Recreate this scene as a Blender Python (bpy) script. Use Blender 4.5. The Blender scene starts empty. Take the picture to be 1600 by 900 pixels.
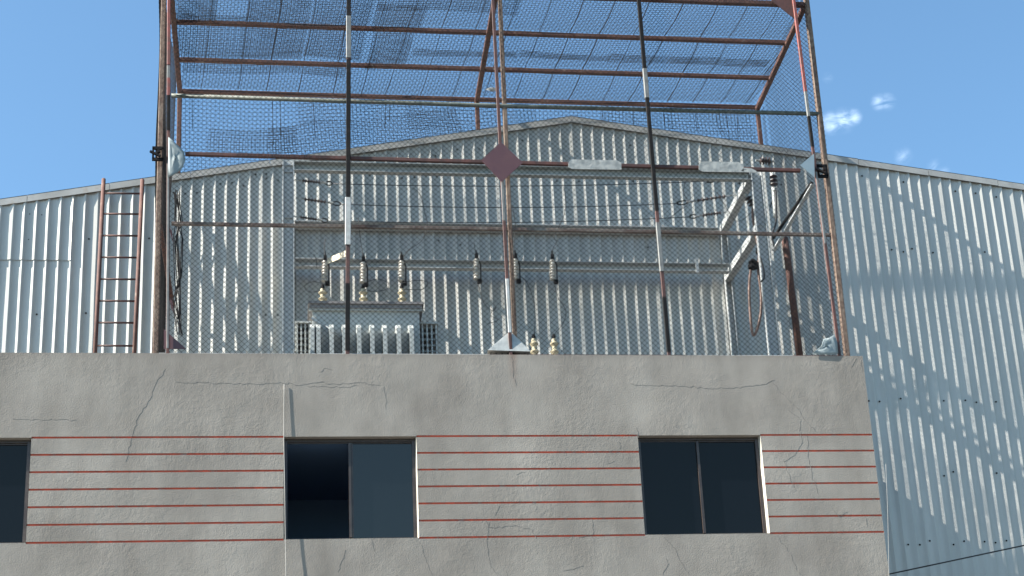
import bpy, math, random
import numpy as np
from mathutils import Vector, Matrix
random.seed(7); rng = np.random.default_rng(7)
S = bpy.context.scene
COL = S.collection

# ------------------------------------------------------------------ camera
CF, CYAW, CPIT, CROL, CCX, CCY = 2781.22, 0.176867655, 0.356456553, -0.0638400137, 926.218, 646.174   # pixels of a 1600 x 900 frame
CAM = np.array([0.0, -18.0, 1.6])
_fw = np.array([math.sin(CYAW)*math.cos(CPIT), math.cos(CYAW)*math.cos(CPIT), math.sin(CPIT)])
_rt = np.array([math.cos(CYAW), -math.sin(CYAW), 0.0]); _up = np.cross(_rt, _fw)
_r2 = math.cos(CROL)*_rt + math.sin(CROL)*_up; _u2 = -math.sin(CROL)*_rt + math.cos(CROL)*_up
def at(x, y, Y):
    """survey helper: the world point at depth Y (metres behind the facade) seen at photo pixel x, y"""
    r = _r2*(x-CCX)/CF - _u2*(y-CCY)/CF + _fw
    t = (Y-CAM[1])/r[1]
    return CAM + r*t
cd = bpy.data.cameras.new('camera'); cam = bpy.data.objects.new('camera', cd); COL.objects.link(cam)
cd.sensor_width = 36; cd.lens = CF/1600*36; cd.shift_x = -(CCX-800)/1600; cd.shift_y = (CCY-450)/1600
cd.clip_start = 0.1; cd.clip_end = 5000
cam.matrix_world = Matrix(((_r2[0], _u2[0], -_fw[0], CAM[0]), (_r2[1], _u2[1], -_fw[1], CAM[1]), (_r2[2], _u2[2], -_fw[2], CAM[2]), (0, 0, 0, 1)))
S.camera = cam

# ------------------------------------------------------------------ light
SUN = Vector((-1.0, -0.17, 0.775)).normalized()      # towards the sun
SKY_STRENGTH = 0.079
W = bpy.data.worlds.new('World'); S.world = W; W.use_nodes = True
nt = W.node_tree; N = nt.nodes; LK = nt.links; N.clear()
sky = N.new('ShaderNodeTexSky'); sky.sky_type = 'NISHITA'; sky.sun_disc = False
sky.sun_elevation = math.asin(SUN.z); sky.sun_rotation = math.atan2(SUN.x, SUN.y)
sky.altitude = 600; sky.air_density = 1.0; sky.dust_density = 1.1; sky.ozone_density = 2.2
bg = N.new('ShaderNodeBackground'); bg.inputs[1].default_value = SKY_STRENGTH
out = N.new('ShaderNodeOutputWorld'); LK.new(bg.outputs[0], out.inputs[0])
tc = N.new('ShaderNodeTexCoord')
cn = N.new('ShaderNodeTexNoise'); cn.inputs['Scale'].default_value = 60; cn.inputs['Detail'].default_value = 6; cn.inputs['Roughness'].default_value = 0.55; cn.inputs['Distortion'].default_value = 1.2
mp = N.new('ShaderNodeMapping'); mp.inputs['Scale'].default_value = (1, 1, 2.6); mp.inputs['Rotation'].default_value = (0, math.radians(25), 0)
LK.new(tc.outputs['Generated'], mp.inputs[0]); LK.new(mp.outputs[0], cn.inputs['Vector'])
prev = None
for (px, py, rad, g) in ((1300, 192, 0.008, .9), (1318, 188, 0.0085, 1.0), (1333, 183, .006, .8), (1374, 160, 0.006, .7), (1386, 159, .006, .75), (1411, 244, .0065, .35), (1462, 262, .006, .3), (1474, 268, .006, .3), (1293, 122, .004, .2)):
    d = at(px, py, 1.0)-CAM; d /= np.linalg.norm(d)
    sb = N.new('ShaderNodeVectorMath'); sb.operation = 'DISTANCE'; sb.inputs[1].default_value = d
    LK.new(tc.outputs['Generated'], sb.inputs[0])
    mr = N.new('ShaderNodeMapRange'); mr.inputs[1].default_value = rad; mr.inputs[2].default_value = 0; mr.inputs[3].default_value = 0; mr.inputs[4].default_value = g*.75
    mr.interpolation_type = 'SMOOTHSTEP'; LK.new(sb.outputs['Value'], mr.inputs[0])
    if prev is None: prev = mr.outputs[0]
    else:
        mx = N.new('ShaderNodeMath'); mx.operation = 'MAXIMUM'; LK.new(prev, mx.inputs[0]); LK.new(mr.outputs[0], mx.inputs[1]); prev = mx.outputs[0]
nr = N.new('ShaderNodeMapRange'); nr.inputs[1].default_value = .36; nr.inputs[2].default_value = .85; LK.new(cn.outputs[0], nr.inputs[0])
mu = N.new('ShaderNodeMath'); mu.operation = 'MULTIPLY'; LK.new(prev, mu.inputs[0]); LK.new(nr.outputs[0], mu.inputs[1])
mc = N.new('ShaderNodeMixRGB'); LK.new(mu.outputs[0], mc.inputs[0]); wb = N.new('ShaderNodeMixRGB'); wb.blend_type = 'MULTIPLY'; wb.inputs[0].default_value = 1; wb.inputs[2].default_value = (.86, 1.06, 1.05, 1); LK.new(sky.outputs[0], wb.inputs[1]); LK.new(wb.outputs[0], mc.inputs[1]); mc.inputs[2].default_value = (7.2, 8.6, 10.3, 1)
LK.new(mc.outputs[0], bg.inputs[0])
sl = bpy.data.lights.new('sun', 'SUN'); sl.energy = 5.0; sl.angle = math.radians(.5); sl.color = (1, .955, .87)
so = bpy.data.objects.new('sun', sl); COL.objects.link(so); so.rotation_euler = SUN.to_track_quat('Z', 'Y').to_euler(); so.location = SUN*60
S.view_settings.view_transform = 'Standard'; S.view_settings.look = 'None'; S.view_settings.exposure = 1.72; S.view_settings.gamma = 1
S.render.engine = 'CYCLES'; S.render.resolution_x = 1024; S.render.resolution_y = 576
try: S.cycles.max_bounces = 6
except Exception: pass

# ------------------------------------------------------------------ materials
def lin(c): return tuple(((v/255)/12.92 if v/255 <= .04045 else ((v/255+.055)/1.055)**2.4) for v in c)+(1,)
def mat(name, c1, c2=None, scale=6, thr=(.4, .6), rough=.6, metal=0, bump=0, bscale=60, spec=.5, stretch=(1, 1, 1), c3=None, detail=6, bdist=.004):
    m = bpy.data.materials.new(name); m.use_nodes = True; n = m.node_tree.nodes; l = m.node_tree.links
    b = n['Principled BSDF']; b.inputs['Roughness'].default_value = rough; b.inputs['Metallic'].default_value = metal
    b.inputs['Specular IOR Level'].default_value = spec
    b.inputs['Base Color'].default_value = (*c1[:3], 1)
    t = n.new('ShaderNodeTexCoord'); mpp = n.new('ShaderNodeMapping'); mpp.inputs['Scale'].default_value = stretch
    l.new(t.outputs['Object'], mpp.inputs[0])
    if c2 is not None:
        no = n.new('ShaderNodeTexNoise'); no.inputs['Scale'].default_value = scale; no.inputs['Detail'].default_value = detail; no.inputs['Roughness'].default_value = .65
        l.new(mpp.outputs[0], no.inputs['Vector'])
        r = n.new('ShaderNodeValToRGB'); r.color_ramp.elements[0].position = thr[0]; r.color_ramp.elements[1].position = thr[1]
        r.color_ramp.elements[0].color = (*c1[:3], 1); r.color_ramp.elements[1].color = (*c2[:3], 1)
        if c3 is not None:
            e = r.color_ramp.elements.new(min(.98, thr[1]+.1)); e.color = (*c3[:3], 1)
        l.new(no.outputs[0], r.inputs[0]); l.new(r.outputs[0], b.inputs['Base Color'])
    if bump:
        nb = n.new('ShaderNodeTexNoise'); nb.inputs['Scale'].default_value = bscale; nb.inputs['Detail'].default_value = 5; l.new(mpp.outputs[0], nb.inputs['Vector'])
        bp = n.new('ShaderNodeBump'); bp.inputs['Strength'].default_value = bump; bp.inputs['Distance'].default_value = bdist
        l.new(nb.outputs[0], bp.inputs['Height']); l.new(bp.outputs[0], b.inputs['Normal'])
    return m
RUSTP = (.105, .036, .028)
M = {}
M['rust'] = mat('rusty_paint', (.070, .032, .027), (.115, .052, .038), 9, (.35, .62), .8, 0, .5, 90, c3=(.20, .165, .135))
M['rust_dark'] = mat('dark_rusty_steel', (.05, .022, .019), (.10, .036, .028), 7, (.4, .65), .7, 0, .4, 80)
M['rust_post'] = mat('brown_rust_post', (.095, .055, .040), (.19, .14, .105), 24, (.36, .64), .85, 0, .8, 60, c3=(.27, .23, .185), stretch=(1, 1, .8))
M['red'] = mat('faded_red_paint', (.22, .045, .035), (.12, .04, .03), 12, (.4, .6), .6, 0, .3)
M['diamond'] = mat('maroon_plate', (.075, .032, .038), (.10, .045, .045), 5, (.3, .7), .45, 0, .15, 30)
M['black'] = mat('black_paint', (.009, .009, .010), (.022, .018, .017), 12, (.5, .7), .8, spec=.15)
M['galv'] = mat('galvanised_steel', (.36, .37, .37), (.46, .475, .47), 22, (.35, .65), .5, .12, .25, 60)
M['galv_dull'] = mat('weathered_galvanised_steel', (.30, .31, .30), (.42, .43, .41), 14, (.35, .65), .55, .3, .3, 60, c3=(.27, .23, .19))
M['pipe_green'] = mat('grey_green_pipe', (.065, .078, .066), (.13, .14, .12), 14, (.4, .6), .6, .1, .4, c3=(.13, .06, .04))
M['net'] = mat('dark_mesh_wire', (.010, .010, .012), (.024, .022, .021), 4, (.4, .7), .75, 0, spec=.15)
M['white'] = mat('white_tape', (.40, .41, .40), (.30, .29, .27), 16, (.4, .7), .55, 0, .4, 50)
M['tape_dull'] = mat('dull_translucent_tape', (.22, .225, .215), (.34, .34, .32), 12, (.4, .6), .5, 0, .6, 20, bdist=.008)
M['pole_metal'] = mat('dull_pole_metal', (.11, .112, .11), (.18, .18, .17), 14, (.35, .65), .6, .1, .3, 60, c3=(.16, .11, .08))
M['rust_grey'] = mat('grey_brown_rusty_rail', (.10, .062, .05), (.20, .165, .14), 8, (.4, .6), .7, 0, .4, 80, c3=(.26, .24, .21), stretch=(.5, 1, 1))
M['cream'] = mat('cream_tape', (.62, .56, .44), (.45, .38, .27), 12, (.4, .7), .6, 0, .4, 50)
M['plastic'] = mat('grey_plastic_sheet', (.17, .21, .22), (.25, .28, .28), 6, (.35, .65), .6, 0, .5, 12, bdist=.006)
M['bluegrey'] = mat('blue_grey_plate', (.20, .26, .29), (.26, .31, .33), 5, (.35, .65), .45, .2)
M['cable'] = mat('black_cable', (.018, .018, .02), None, rough=.55)
M['cable_brown'] = mat('brown_cable', (.13, .075, .055), (.22, .13, .10), 10, (.4, .6), .55)
M['porcelain'] = mat('cream_porcelain', (.46, .40, .27), (.30, .25, .17), 12, (.45, .7), .25)
M['porcelain_g'] = mat('grey_porcelain', (.50, .47, .42), (.36, .33, .29), 12, (.45, .7), .3)
M['polymer'] = mat('dark_polymer', (.035, .025, .025), (.08, .05, .045), 12, (.45, .7), .4)
M['tank'] = mat('transformer_grey_paint', (.36, .38, .37), (.44, .45, .43), 7, (.35, .65), .45, 0, .15, 20, c3=(.33, .29, .24))
M['tank_lid'] = mat('transformer_lid_paint', (.17, .16, .16), (.24, .22, .21), 9, (.4, .6), .5, 0, .2)
M['frame'] = mat('bronze_window_frame', (.055, .042, .038), (.075, .058, .05), 8, (.4, .6), .35, .4)
M['seal'] = mat('pale_window_sealant', (.46, .43, .37), (.34, .32, .28), 9, (.4, .65), .7)
M['crack'] = mat('crack_dark', (.10, .092, .083), (.23, .21, .19), 30, (.4, .6), .9)
M['patch'] = mat('crack_filler', (.36, .35, .335), (.30, .29, .28), 30, (.4, .6), .9)
M['slab'] = mat('roof_concrete', (.25, .245, .235), (.32, .31, .30), 3, (.35, .65), .9, 0, .4)
M['interior'] = mat('dark_interior', (.17, .29, .48), None, rough=.9)
M['rubber'] = mat('old_rope', (.30, .29, .27), None, rough=.8)

def glass(name, c, rough=.03, spec=.5):
    m = mat(name, c, None, rough=rough, spec=spec, bump=.05, bscale=1.2, bdist=.01); m.node_tree.nodes['Principled BSDF'].inputs['Specular Tint'].default_value = (1, .86, .72, 1); return m
M['glass_dark'] = glass('dark_tinted_glass', (.003, .004, .006), spec=.36)
M['glass_grey'] = glass('dusty_grey_glass', (.003, .004, .005), .12, .95)

# facade stucco
def stucco():
    m = bpy.data.materials.new('grey_stucco'); m.use_nodes = True; n = m.node_tree.nodes; l = m.node_tree.links
    b = n['Principled BSDF']; b.inputs['Roughness'].default_value = .93; b.inputs['Specular IOR Level'].default_value = .2
    t = n.new('ShaderNodeTexCoord')
    def noise(sc, det=5, st=None, ro=.6):
        v = t.outputs['Object']
        if st:
            mm = n.new('ShaderNodeMapping'); mm.inputs['Scale'].default_value = st; l.new(v, mm.inputs[0]); v = mm.outputs[0]
        k = n.new('ShaderNodeTexNoise'); k.inputs['Scale'].default_value = sc; k.inputs['Detail'].default_value = det; k.inputs['Roughness'].default_value = ro; l.new(v, k.inputs['Vector']); return k.outputs[0]
    r = n.new('ShaderNodeValToRGB'); r.color_ramp.elements[0].position = .3; r.color_ramp.elements[1].position = .72
    r.color_ramp.elements[0].color = (.243, .216, .188, 1); r.color_ramp.elements[1].color = (.345, .312, .273, 1)
    l.new(noise(1.1, 8), r.inputs[0])
    r2 = n.new('ShaderNodeValToRGB'); r2.color_ramp.elements[0].position = .35; r2.color_ramp.elements[1].position = .62
    r2.color_ramp.elements[0].color = (.70, .69, .68, 1); r2.color_ramp.elements[1].color = (1, 1, 1, 1)
    l.new(noise(2.2, 6, (1, 1, .28)), r2.inputs[0])
    mm = n.new('ShaderNodeMixRGB'); mm.blend_type = 'MULTIPLY'; mm.inputs[0].default_value = .65; l.new(r.outputs[0], mm.inputs[1]); l.new(r2.outputs[0], mm.inputs[2])
    r3 = n.new('ShaderNodeValToRGB'); r3.color_ramp.elements[0].position = .25; r3.color_ramp.elements[1].position = .6
    r3.color_ramp.elements[0].color = (.78, .78, .78, 1); r3.color_ramp.elements[1].color = (1, 1, 1, 1); l.new(noise(95, 3), r3.inputs[0])
    m3 = n.new('ShaderNodeMixRGB'); m3.blend_type = 'MULTIPLY'; m3.inputs[0].default_value = .5; l.new(mm.outputs[0], m3.inputs[1]); l.new(r3.outputs[0], m3.inputs[2])
    # dirt under the parapet edge
    sx = n.new('ShaderNodeSeparateXYZ'); l.new(t.outputs['Object'], sx.inputs[0])
    mr = n.new('ShaderNodeMapRange'); mr.inputs[1].default_value = 9.02; mr.inputs[2].default_value = 9.10; mr.inputs[3].default_value = 0; mr.inputs[4].default_value = .5; l.new(sx.outputs[2], mr.inputs[0])
    nm = n.new('ShaderNodeMath'); nm.operation = 'MULTIPLY'; l.new(mr.outputs[0], nm.inputs[0]); l.new(noise(5, 6, (1, 1, .2)), nm.inputs[1])
    m4 = n.new('ShaderNodeMixRGB'); l.new(nm.outputs[0], m4.inputs[0]); l.new(m3.outputs[0], m4.inputs[1]); m4.inputs[2].default_value = (.17, .14, .12, 1)
    # rust stain below the centre plate: runs down from the cage foot
    p = at(801, 560, 0)
    dx = n.new('ShaderNodeMath'); dx.operation = 'SUBTRACT'; l.new(sx.outputs[0], dx.inputs[0]); dx.inputs[1].default_value = p[0]
    ab = n.new('ShaderNodeMath'); ab.operation = 'ABSOLUTE'; l.new(dx.outputs[0], ab.inputs[0])
    a1 = n.new('ShaderNodeMapRange'); a1.inputs[1].default_value = .07; a1.inputs[2].default_value = 0; l.new(ab.outputs[0], a1.inputs[0])
    a2 = n.new('ShaderNodeMapRange'); a2.inputs[1].default_value = p[2]-.36; a2.inputs[2].default_value = p[2]+.05; l.new(sx.outputs[2], a2.inputs[0])
    a3 = n.new('ShaderNodeMath'); a3.operation = 'MULTIPLY'; l.new(a1.outputs[0], a3.inputs[0]); l.new(a2.outputs[0], a3.inputs[1])
    a4 = n.new('ShaderNodeMath'); a4.operation = 'MULTIPLY'; l.new(a3.outputs[0], a4.inputs[0]); l.new(noise(14, 5, (1, 1, .2)), a4.inputs[1])
    m5 = n.new('ShaderNodeMixRGB'); l.new(a4.outputs[0], m5.inputs[0]); l.new(m4.outputs[0], m5.inputs[1]); m5.inputs[2].default_value = (.13, .045, .02, 1)
    l.new(m5.outputs[0], b.inputs['Base Color'])
    # relief: fine grain, trowel marks and soft waves, rougher in patches
    nrm = None
    rp = n.new('ShaderNodeMapRange'); rp.inputs[1].default_value = .42; rp.inputs[2].default_value = .62; rp.inputs[3].default_value = .1; rp.inputs[4].default_value = 1
    l.new(noise(.9, 3), rp.inputs[0])
    for sc, st, dist, det, msk in ((1.6, .30, .02, 3, False), (20, .75, .006, 6, True), (70, .8, .003, 4, False)):
        bp = n.new('ShaderNodeBump'); bp.inputs['Distance'].default_value = dist; bp.inputs['Strength'].default_value = st
        h = noise(sc, det)
        if msk:
            q = n.new('ShaderNodeMath'); q.operation = 'MULTIPLY'; l.new(h, q.inputs[0]); l.new(rp.outputs[0], q.inputs[1]); h = q.outputs[0]
        l.new(h, bp.inputs['Height'])
        if nrm: l.new(nrm, bp.inputs['Normal'])
        nrm = bp.outputs[0]
    l.new(nrm, b.inputs['Normal'])
    return m
M['stucco'] = stucco()
M['groove'] = mat('red_groove_paint', (.55, .10, .045), (.36, .085, .05), 9, (.35, .58), .7, c3=(.27, .18, .16))
# corrugated steel: galvanised aluminium-zinc, dull, streaky
M['sheet'] = mat('zinc_sheet', (.385, .378, .350), (.465, .455, .422), 1.6, (.35, .65), .5, .28, .25, 3, stretch=(2.2, 1, .35), bdist=.004)
M['trim'] = mat('zinc_flashing', (.30, .29, .27), (.38, .37, .35), 1.8, (.4, .6), .55, .2, .2, 8, c3=(.27, .21, .155))
M['asphalt'] = mat('asphalt', (.045, .045, .047), (.065, .064, .062), 4, (.4, .6), .9, 0, .5, 80)
M['pave'] = mat('pavement_concrete', (.20, .195, .185), (.25, .245, .235), 2, (.4, .6), .9, 0, .4, 60)
M['paint_line'] = mat('road_paint', (.7, .62, .2), (.5, .45, .2), 8, (.4, .7), .8)

# ------------------------------------------------------------------ builders
ORG = {}
def org(p):
    return ORG.get(p.name, np.zeros(3)) if p is not None else np.zeros(3)
def mesh_obj(name, V, F, m, parent=None, smooth=False, mats=None, midx=None, origin=None):
    V = np.asarray(V, dtype=np.float64)
    o0 = org(parent) if parent is not None else (np.zeros(3) if origin is None else np.asarray(origin, float))
    me = bpy.data.meshes.new(name)
    if isinstance(F, np.ndarray):
        me.vertices.add(len(V)); me.vertices.foreach_set('co', (V-o0).astype(np.float32).ravel())
        k = F.shape[1]; me.loops.add(F.size); me.loops.foreach_set('vertex_index', F.astype(np.int32).ravel())
        me.polygons.add(len(F)); me.polygons.foreach_set('loop_start', np.arange(0, F.size, k, dtype=np.int32)); me.polygons.foreach_set('loop_total', np.full(len(F), k, dtype=np.int32))
        me.update(calc_edges=True)
    else:
        me.from_pydata([tuple(v) for v in (V-o0)], [], F); me.update()
    for q in (mats or [m]): me.materials.append(q)
    if midx is not None: me.polygons.foreach_set('material_index', np.asarray(midx, dtype=np.int32))
    if smooth: me.polygons.foreach_set('use_smooth', [True]*len(me.polygons))
    ob = bpy.data.objects.new(name, me); COL.objects.link(ob)
    if parent is not None: ob.parent = parent
    else: ob.location = o0
    ORG[ob.name] = o0
    return ob
def thing(name, label, cat, loc=(0, 0, 0), group=None):
    o = bpy.data.objects.new(name, None); COL.objects.link(o); o.location = loc; o.empty_display_size = .2
    ORG[o.name] = np.asarray(loc, float); o['label'] = label; o['category'] = cat
    if group: o['group'] = group
    return o
def tag(o, label, cat, group=None):
    o['label'] = label; o['category'] = cat
    if group: o['group'] = group
    return o
class MB:
    def __init__(s): s.V = []; s.F = []; s.I = []; s.mi = 0
    def add(s, V, F):
        b = len(s.V); s.V += [tuple(map(float, v)) for v in V]; s.F += [tuple(i+b for i in f) for f in F]; s.I += [s.mi]*len(F)
    def box(s, x0, x1, y0, y1, z0, z1):
        s.add([(x0, y0, z0), (x1, y0, z0), (x1, y1, z0), (x0, y1, z0), (x0, y0, z1), (x1, y0, z1), (x1, y1, z1), (x0, y1, z1)],
              [(0, 3, 2, 1), (4, 5, 6, 7), (0, 1, 5, 4), (1, 2, 6, 5), (2, 3, 7, 6), (3, 0, 4, 7)])
    def sweep(s, prof, p0, p1, up=(0, 0, 1), closed=True):
        p0 = np.asarray(p0, float); p1 = np.asarray(p1, float); t = p1-p0; t /= np.linalg.norm(t)
        u = np.asarray(up, float); u = u-t*(u@t)
        if np.linalg.norm(u) < 1e-3: u = np.array([1.0, 0, 0])-t*t[0]
        u /= np.linalg.norm(u); w = np.cross(t, u)
        n = len(prof); V = [p+w*a+u*b for p in (p0, p1) for a, b in prof]
        F = [(i, (i+1) % n, n+(i+1) % n, n+i) for i in range(n)]+[tuple(range(n))[::-1], tuple(range(n, 2*n))]
        s.add(V, F)
    def bar(s, p0, p1, w, h=None, up=(0, 0, 1)):
        h = h or w; a, b = w/2, h/2; c = min(a, b)*.22
        s.sweep([(-a+c, -b), (a-c, -b), (a, -b+c), (a, b-c), (a-c, b), (-a+c, b), (-a, b-c), (-a, -b+c)], p0, p1, up)
    def channel(s, p0, p1, w, h, t=.008, up=(0, 0, 1), flip=1):
        a, b = w/2*flip, h/2
        s.sweep([(-a, -b), (a, -b), (a, -b+t), (-a+t*flip, -b+t), (-a+t*flip, b-t), (a, b-t), (a, b), (-a, b)], p0, p1, up)
    def tube(s, pts, r, n=8):
        P = np.asarray(pts, float); k = len(P)
        rr = np.full(k, r) if np.isscalar(r) else np.asarray(r, float)
        T = np.gradient(P, axis=0); T /= np.linalg.norm(T, axis=1)[:, None]+1e-12
        u = np.array([0, 0, 1.0]) if abs(T[0][2]) < .9 else np.array([1.0, 0, 0])
        V = []
        for i in range(k):
            u = u-T[i]*(u@T[i]); u /= np.linalg.norm(u)+1e-12; w = np.cross(T[i], u)
            for j in range(n):
                a = 2*math.pi*j/n; V.append(P[i]+(u*math.cos(a)+w*math.sin(a))*rr[i])
        F = [(i*n+j, i*n+(j+1) % n, (i+1)*n+(j+1) % n, (i+1)*n+j) for i in range(k-1) for j in range(n)]
        F += [tuple(range(n))[::-1], tuple((k-1)*n+j for j in range(n))]
        s.add(V, F)
    def lathe(s, prof, p0, p1, n=14):
        """prof: (distance along, radius)"""
        p0 = np.asarray(p0, float); t = np.asarray(p1, float)-p0; L = np.linalg.norm(t); t /= L
        u = np.array([0, 0, 1.0]) if abs(t[2]) < .9 else np.array([1.0, 0, 0]); u = u-t*(u@t); u /= np.linalg.norm(u); w = np.cross(t, u)
        V = [p0+t*d*L+(u*math.cos(2*math.pi*j/n)+w*math.sin(2*math.pi*j/n))*r for d, r in prof for j in range(n)]
        k = len(prof)
        F = [(i*n+j, i*n+(j+1) % n, (i+1)*n+(j+1) % n, (i+1)*n+j) for i in range(k-1) for j in range(n)]
        F += [tuple(range(n))[::-1], tuple((k-1)*n+j for j in range(n))]
        s.add(V, F)
    def plate(s, pts, t, nrm=(0, 1, 0)):
        P = [np.asarray(p, float) for p in pts]; d = np.asarray(nrm, float)*t; n = len(P)
        s.add(P+[p+d for p in P], [tuple(range(n)), tuple(range(n, 2*n))[::-1]]+[(i, n+i, n+(i+1) % n, (i+1) % n) for i in range(n)])
    def build(s, name, m, parent=None, smooth=False, mats=None, origin=None):
        return mesh_obj(name, s.V, s.F, m, parent, smooth, mats, s.I if mats else None, origin)
def copy_tree(o, parent=None):
    c = o.copy(); COL.objects.link(c); ORG[c.name] = ORG.get(o.name, np.zeros(3))
    if parent is not None: c.parent = parent
    for ch in list(o.children): copy_tree(ch, c)
    return c
def sm(x): return x*x*(3-2*x)
# smooth random field for warps
_g = rng.normal(size=(3, 64, 64))
def field(a, b, k=0):
    a = np.asarray(a, float) % 60; b = np.asarray(b, float) % 60
    i = np.floor(a).astype(int); j = np.floor(b).astype(int); fa = sm(a-i); fb = sm(b-j); g = _g[k]
    return (g[i, j]*(1-fa)+g[i+1, j]*fa)*(1-fb)+(g[i, j+1]*(1-fa)+g[i+1, j+1]*fa)*fb

def wires(P, r, A, B, flat=1.0):
    """P: (n_wires, n_nodes, 3) polylines; triangular section spanned by unit vectors A and B"""
    n, k, _ = P.shape
    q = r*flat; off = np.stack([A*r, A*(-r*.5)+B*(q*.87), A*(-r*.5)-B*(q*.87)])
    V = (P[:, :, None, :]+off[None, None]).reshape(-1, 3)
    i = np.arange(n)[:, None, None]; j = np.arange(k-1)[None, :, None]; s = np.arange(3)[None, None, :]
    b = (i*k+j)*3
    F = np.stack([b+s, b+(s+1) % 3, b+3+(s+1) % 3, b+3+s], axis=-1).reshape(-1, 4)
    return V, F
def join(parts):
    V = []; F = []; b = 0
    for v, f in parts: V.append(v); F.append(f+b); b += len(v)
    return np.concatenate(V), np.concatenate(F)
def chain_link(o, U, V, width, height, a=.0315, r=.0017, warp=None, flat=1.0):
    o, U, V = (np.asarray(q, float) for q in (o, U, V)); Nn = np.cross(U, V)
    nu = int(width/a); nv = int(height/a)+1
    i = np.arange(nu)[:, None]; j = np.arange(nv)[None, :]
    par = (i+j) % 2
    u = a*(i+par)+0*j; v = a*j+0*i
    w = .002*(1-2*par)
    u = u.astype(float); v = v.astype(float); w = w.astype(float)
    du, dv, dw = warp(u, v) if warp else (0, 0, 0)
    P = o+(u+du)[..., None]*U+(v+dv)[..., None]*V+(w+dw)[..., None]*Nn
    return wires(P, r, U, Nn, flat)
def grid_net(o, U, V, width, height, pu, pv, r=.0015, warp=None, step=.12):
    o, U, V = (np.asarray(q, float) for q in (o, U, V)); Nn = np.cross(U, V); Nn /= np.linalg.norm(Nn); out = []
    for d in (0, 1):
        if d == 0: i = np.arange(0, width+1e-6, pu); t = np.linspace(0, height, max(2, int(height/step)+1)); u = i[:, None]+0*t[None, :]; v = t[None, :]+0*i[:, None]
        else: i = np.arange(0, height+1e-6, pv); t = np.linspace(0, width, max(2, int(width/step)+1)); v = i[:, None]+0*t[None, :]; u = t[None, :]+0*i[:, None]
        du, dv, dw = warp(u, v) if warp else (0, 0, 0)
        P = o+(u+du)[..., None]*U+(v+dv)[..., None]*V+(0*u+dw)[..., None]*Nn
        out.append(wires(P, r, (U if d == 0 else V), Nn))
    return join(out)

# ------------------------------------------------------------------ ground
def sheet(name, x0, x1, y0, y1, z, m):
    b = MB(); b.add([(x0, y0, z), (x1, y0, z), (x1, y1, z), (x0, y1, z)], [(0, 1, 2, 3)]); o = b.build(name, m); o['kind'] = 'structure'; return o
sheet('ground', -1500, 1500, -1500, 1500, 0, mat('earth_ground', (.085, .08, .07), (.12, .11, .095), .6, (.4, .6), .95))
sheet('street', -400, 400, -24, -4, .004, M['asphalt'])
for y in (-14.1,): sheet('road_line', -400, 400, y, y+.12, .008, M['paint_line'])
b = MB(); b.box(-400, 400, -4, -.02, -.05, .13); o = b.build('pavement', M['pave']); o['kind'] = 'structure'
b = MB(); b.box(-400, 400, -26.5, -24, -.05, .13); o = b.build('pavement', M['pave']); o['kind'] = 'structure'

# ------------------------------------------------------------------ concrete building
PZ = 9.105                    # parapet top
FX0, FX1 = -9.5, 6.375        # facade ends
WT, WB = 8.152, 7.016         # window head and sill
WIN = [(-4.10, -2.711), (-.115, 1.268), (3.708, 5.07)]
bld = thing('concrete_building', 'grey stucco building with three dark windows and thin red grooves', 'building', (0, 0, 0))
SL = .014                     # splay of the reveals
xs = sorted({FX0, FX1}|{w[0]-SL*.5 for w in WIN}|{w[1]+SL for w in WIN})
gz = [WT-.001-.1893*k for k in range(7)]; GH = .021
bands = []                    # (z0, z1, kind)
cur = 0.0
for z in sorted(gz):
    bands.append((cur, z-GH/2, 'wall')); bands.append((z-GH/2, z+GH/2, 'groove')); cur = z+GH/2
bands.append((cur, PZ, 'wall'))
zb = sorted({0, PZ, WT, WB}|{q for b_ in bands for q in b_[:2]})
def cell(xm, zm):
    inw = any(w[0]-SL*.5 < xm < w[1]+SL for w in WIN)
    if inw and WB < zm < WT: return 'hole'
    if not inw:
        for b_ in bands:
            if b_[0] < zm < b_[1]: return b_[2]
    return 'wall'
DEP = {'wall': 0.0, 'groove': .011, 'hole': .22}
mb = MB()
cells = {}
for i in range(len(xs)-1):
    for j in range(len(zb)-1):
        cells[i, j] = cell((xs[i]+xs[i+1])/2, (zb[j]+zb[j+1])/2)
for (i, j), k in cells.items():
    x0, x1, z0, z1 = xs[i], xs[i+1], zb[j], zb[j+1]; d = DEP[k]
    if k != 'hole':
        mb.mi = 1 if k == 'groove' else 0
        mb.add([(x0, d, z0), (x1, d, z0), (x1, d, z1), (x0, d, z1)], [(0, 1, 2, 3)])
    for (di, dj) in ((1, 0), (0, 1)):
        k2 = cells.get((i+di, j+dj))
        if k2 is None or k2 == k: continue
        d2 = DEP[k2]; mb.mi = 1 if 'groove' in (k, k2) and 'hole' not in (k, k2) else 0
        if di: mb.add([(x1, d, z0), (x1, d2, z0), (x1, d2, z1), (x1, d, z1)], [(0, 1, 2, 3)])
        else: mb.add([(x0, d, z1), (x1, d, z1), (x1, d2, z1), (x0, d2, z1)], [(0, 1, 2, 3)])
mb.mi = 0
TH = .22
mb.add([(FX0, 0, PZ), (FX1, 0, PZ), (FX1, TH, PZ), (FX0, TH, PZ)], [(0, 1, 2, 3)])                       # parapet top
mb.add([(FX0, TH, 8.4), (FX1, TH, 8.4), (FX1, TH, PZ), (FX0, TH, PZ)], [(3, 2, 1, 0)])                     # parapet back
mb.add([(FX1, 0, 0), (FX1, 2.36, 0), (FX1, 2.36, PZ), (FX1, 0, PZ)], [(0, 1, 2, 3)])                         # right flank
mb.add([(FX1-TH, TH, 8.4), (FX1-TH, 2.36, 8.4), (FX1-TH, 2.36, PZ), (FX1-TH, TH, PZ)], [(3, 2, 1, 0)])
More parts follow.
